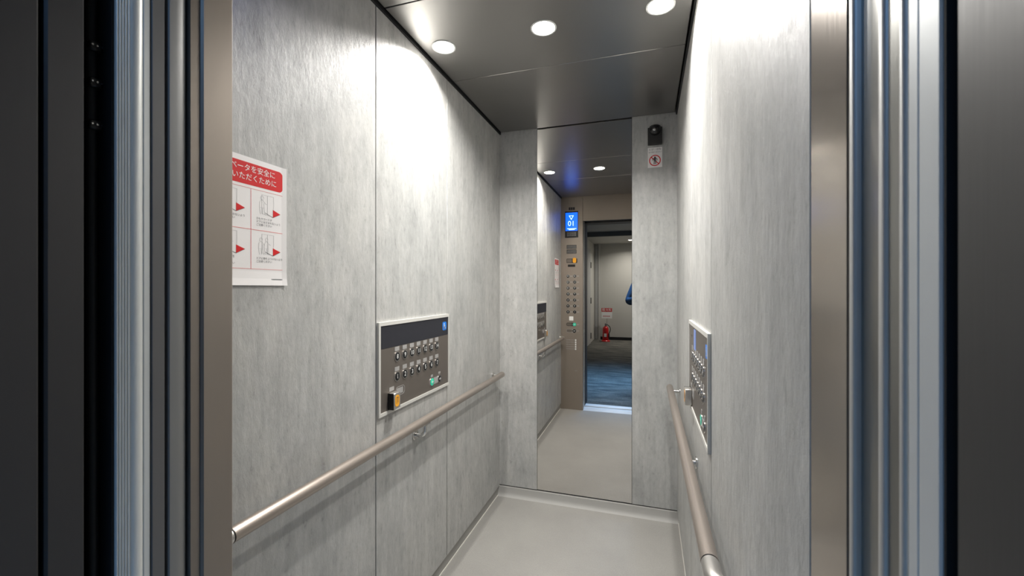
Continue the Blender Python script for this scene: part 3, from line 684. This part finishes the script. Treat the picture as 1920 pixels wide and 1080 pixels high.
# ------------------------------------------------------------------ person behind the camera: sleeve seen at the mirror edge
def skin_mesh(name, m, parent, verts, edges, root=0, sub=2):
    me = bpy.data.meshes.new(name); me.from_pydata([v[:3] for v in verts], edges, [])
    o = link(name, me, m, parent)
    sk = o.modifiers.new('skin', 'SKIN'); sk.use_smooth_shade = True
    lay = me.skin_vertices[0].data
    for i, v in enumerate(verts):
        r = v[3]; lay[i].radius = r if isinstance(r, tuple) else (r, r); lay[i].use_root = (i == root)
    o.modifiers.new('subdivision', 'SUBSURF').levels = sub; o.modifiers['subdivision'].render_levels = sub
    return o
PXc, PYc = 0.085, -0.62
pe = tag(empty('person', (PXc, PYc, 0.0)), 'person in a navy blue jacket with a raised elbow, sleeve seen at the mirror edge', 'person')
def fingers(V, E, palm, base, fwd, side, up):
    offs = (-0.030, -0.010, 0.010, 0.028); lens_ = (0.068, 0.080, 0.075, 0.058)
    for o_, L_ in zip(offs, lens_):
        k = len(V); p0 = base + side * o_
        V += [(*(p0), 0.0095), (*(p0 + fwd * L_ * 0.45 - up * 0.006), 0.0085), (*(p0 + fwd * L_ * 0.75 - up * 0.024), 0.008), (*(p0 + fwd * L_ * 0.85 - up * 0.042), 0.007)]
        E += [(palm, k), (k, k + 1), (k + 1, k + 2), (k + 2, k + 3)]
    k = len(V); p0 = base - fwd * 0.055 - side * 0.034
    V += [(*p0, 0.011), (*(p0 - side * 0.020 + fwd * 0.026), 0.0095), (*(p0 - side * 0.022 + fwd * 0.052 - up * 0.008), 0.008)]
    E += [(palm, k), (k, k + 1), (k + 1, k + 2)]
ELB = {-1: (-0.310, 0.10, 1.130), 1: (0.290, 0.10, 1.150)}
V = [(0, 0, 0.96, (0.115, 0.085)), (0, 0, 1.12, (0.115, 0.085)), (0, 0.0, 1.30, (0.140, 0.095)), (0, 0, 1.42, (0.130, 0.085)), (0, 0.005, 1.50, 0.055), (0, 0.015, 1.555, 0.058), (0, 0.03, 1.62, (0.080, 0.095)), (0, 0.022, 1.70, (0.080, 0.098)), (0, 0.02, 1.755, (0.055, 0.065))]
E = [(i, i + 1) for i in range(8)]
for s in (-1, 1):
    k = len(V)
    V += [(s * 0.175, 0, 1.425, 0.060), (*((Vector((s * 0.175, 0, 1.425)) + Vector(ELB[s])) / 2), 0.048), (*ELB[s], 0.040), (s * 0.17, 0.24, 1.19, 0.036), (s * 0.09, 0.35, 1.225, 0.027), (s * 0.075, 0.395, 1.235, (0.036, 0.018))]
    E += [(3, k), (k, k + 1), (k + 1, k + 2), (k + 2, k + 3), (k + 3, k + 4), (k + 4, k + 5)]
    palm = k + 5; fwd = Vector((-s * 0.25, 0.95, 0.1)).normalized(); up_ = Vector((0, 0, 1)); sd = fwd.cross(up_) * s
    fingers(V, E, palm, Vector(V[palm][:3]) + fwd * 0.045, fwd, sd, up_)
for s in (-1, 1):
    k = len(V)
    V += [(s * 0.085, 0, 0.86, 0.072), (s * 0.105, 0.01, 0.70, 0.066), (s * 0.11, 0.015, 0.50, 0.056), (s * 0.112, -0.01, 0.33, 0.054), (s * 0.115, -0.02, 0.10, 0.036), (s * 0.12, 0.0, 0.045, 0.040), (s * 0.135, 0.11, 0.030, 0.030), (s * 0.14, 0.17, 0.025, 0.022)]
    E += [(0, k)] + [(k + i, k + i + 1) for i in range(7)]
skin_mesh('body', 'skin', pe, V, E)
JV = [(0, 0, 0.74, (0.200, 0.150)), (0, 0, 0.84, (0.195, 0.145)), (0, 0, 0.98, (0.180, 0.128)), (0, 0, 1.16, (0.168, 0.124)), (0, 0, 1.32, (0.185, 0.130)), (0, 0, 1.43, (0.150, 0.104)), (0, 0.004, 1.495, 0.074)]
JE = [(i, i + 1) for i in range(6)]
for s in (-1, 1):
    k = len(JV)
    JV += [(s * 0.185, 0, 1.425, 0.080), (*((Vector((s * 0.185, 0, 1.425)) + Vector(ELB[s])) / 2), 0.070), (*ELB[s], 0.064), (s * 0.17, 0.24, 1.19, 0.053), (s * 0.10, 0.335, 1.221, 0.041)]
    JE += [(5, k), (k, k + 1), (k + 1, k + 2), (k + 2, k + 3), (k + 3, k + 4)]
skin_mesh('jacket', 'jacket', pe, JV, JE)
TV = [(0, 0, 0.95, (0.140, 0.105))]; TE = []
for s in (-1, 1):
    k = len(TV)
    TV += [(s * 0.085, 0, 0.84, 0.098), (s * 0.105, 0.01, 0.68, 0.090), (s * 0.11, 0.015, 0.48, 0.075), (s * 0.112, -0.005, 0.28, 0.070), (s * 0.115, -0.01, 0.09, 0.066)]
    TE += [(0, k)] + [(k + i, k + i + 1) for i in range(4)]
skin_mesh('trousers', 'trousers', pe, TV, TE)
for s in (-1, 1):
    skin_mesh('shoe', 'plastic_black', pe, [(s * 0.12, -0.045, 0.046, (0.044, 0.044)), (s * 0.125, 0.03, 0.048, (0.046, 0.046)), (s * 0.137, 0.12, 0.036, (0.046, 0.034)), (s * 0.143, 0.20, 0.030, (0.036, 0.028))], [(0, 1), (1, 2), (2, 3)])
bm = bmesh.new(); bmesh.ops.create_uvsphere(bm, u_segments=24, v_segments=16, radius=1.0)
for v in list(bm.verts):
    if v.co.z < -0.55 or (v.co.y > 0.35 and v.co.z < 0.55): bm.verts.remove(v)
for v in bm.verts: v.co = Vector((v.co.x * 0.094, 0.012 + v.co.y * 0.112, 1.695 + v.co.z * 0.105))
from_bm('hair', bm, 'hair', pe, smooth=True)
def ball(name, m, parent, loc, sc):
    bm = bmesh.new(); bmesh.ops.create_uvsphere(bm, u_segments=14, v_segments=10, radius=1.0)
    for v in bm.verts: v.co = Vector((loc[0] + v.co.x * sc[0], loc[1] + v.co.y * sc[1], loc[2] + v.co.z * sc[2]))
    return from_bm(name, bm, m, parent, smooth=True)
for s in (-1, 1):
    e_ = ball('eye', 'eye', pe, (s * 0.031, 0.108, 1.665), (0.012, 0.007, 0.006)); ball('iris', 'hair', e_, (s * 0.031, 0.1135, 1.665), (0.0055, 0.003, 0.0055))
    ball('ear', 'skin', pe, (s * 0.084, 0.015, 1.655), (0.010, 0.018, 0.030))
ball('nose', 'skin', pe, (0, 0.122, 1.640), (0.013, 0.018, 0.024))
ball('mouth', 'pink_line', pe, (0, 0.112, 1.600), (0.022, 0.008, 0.006))
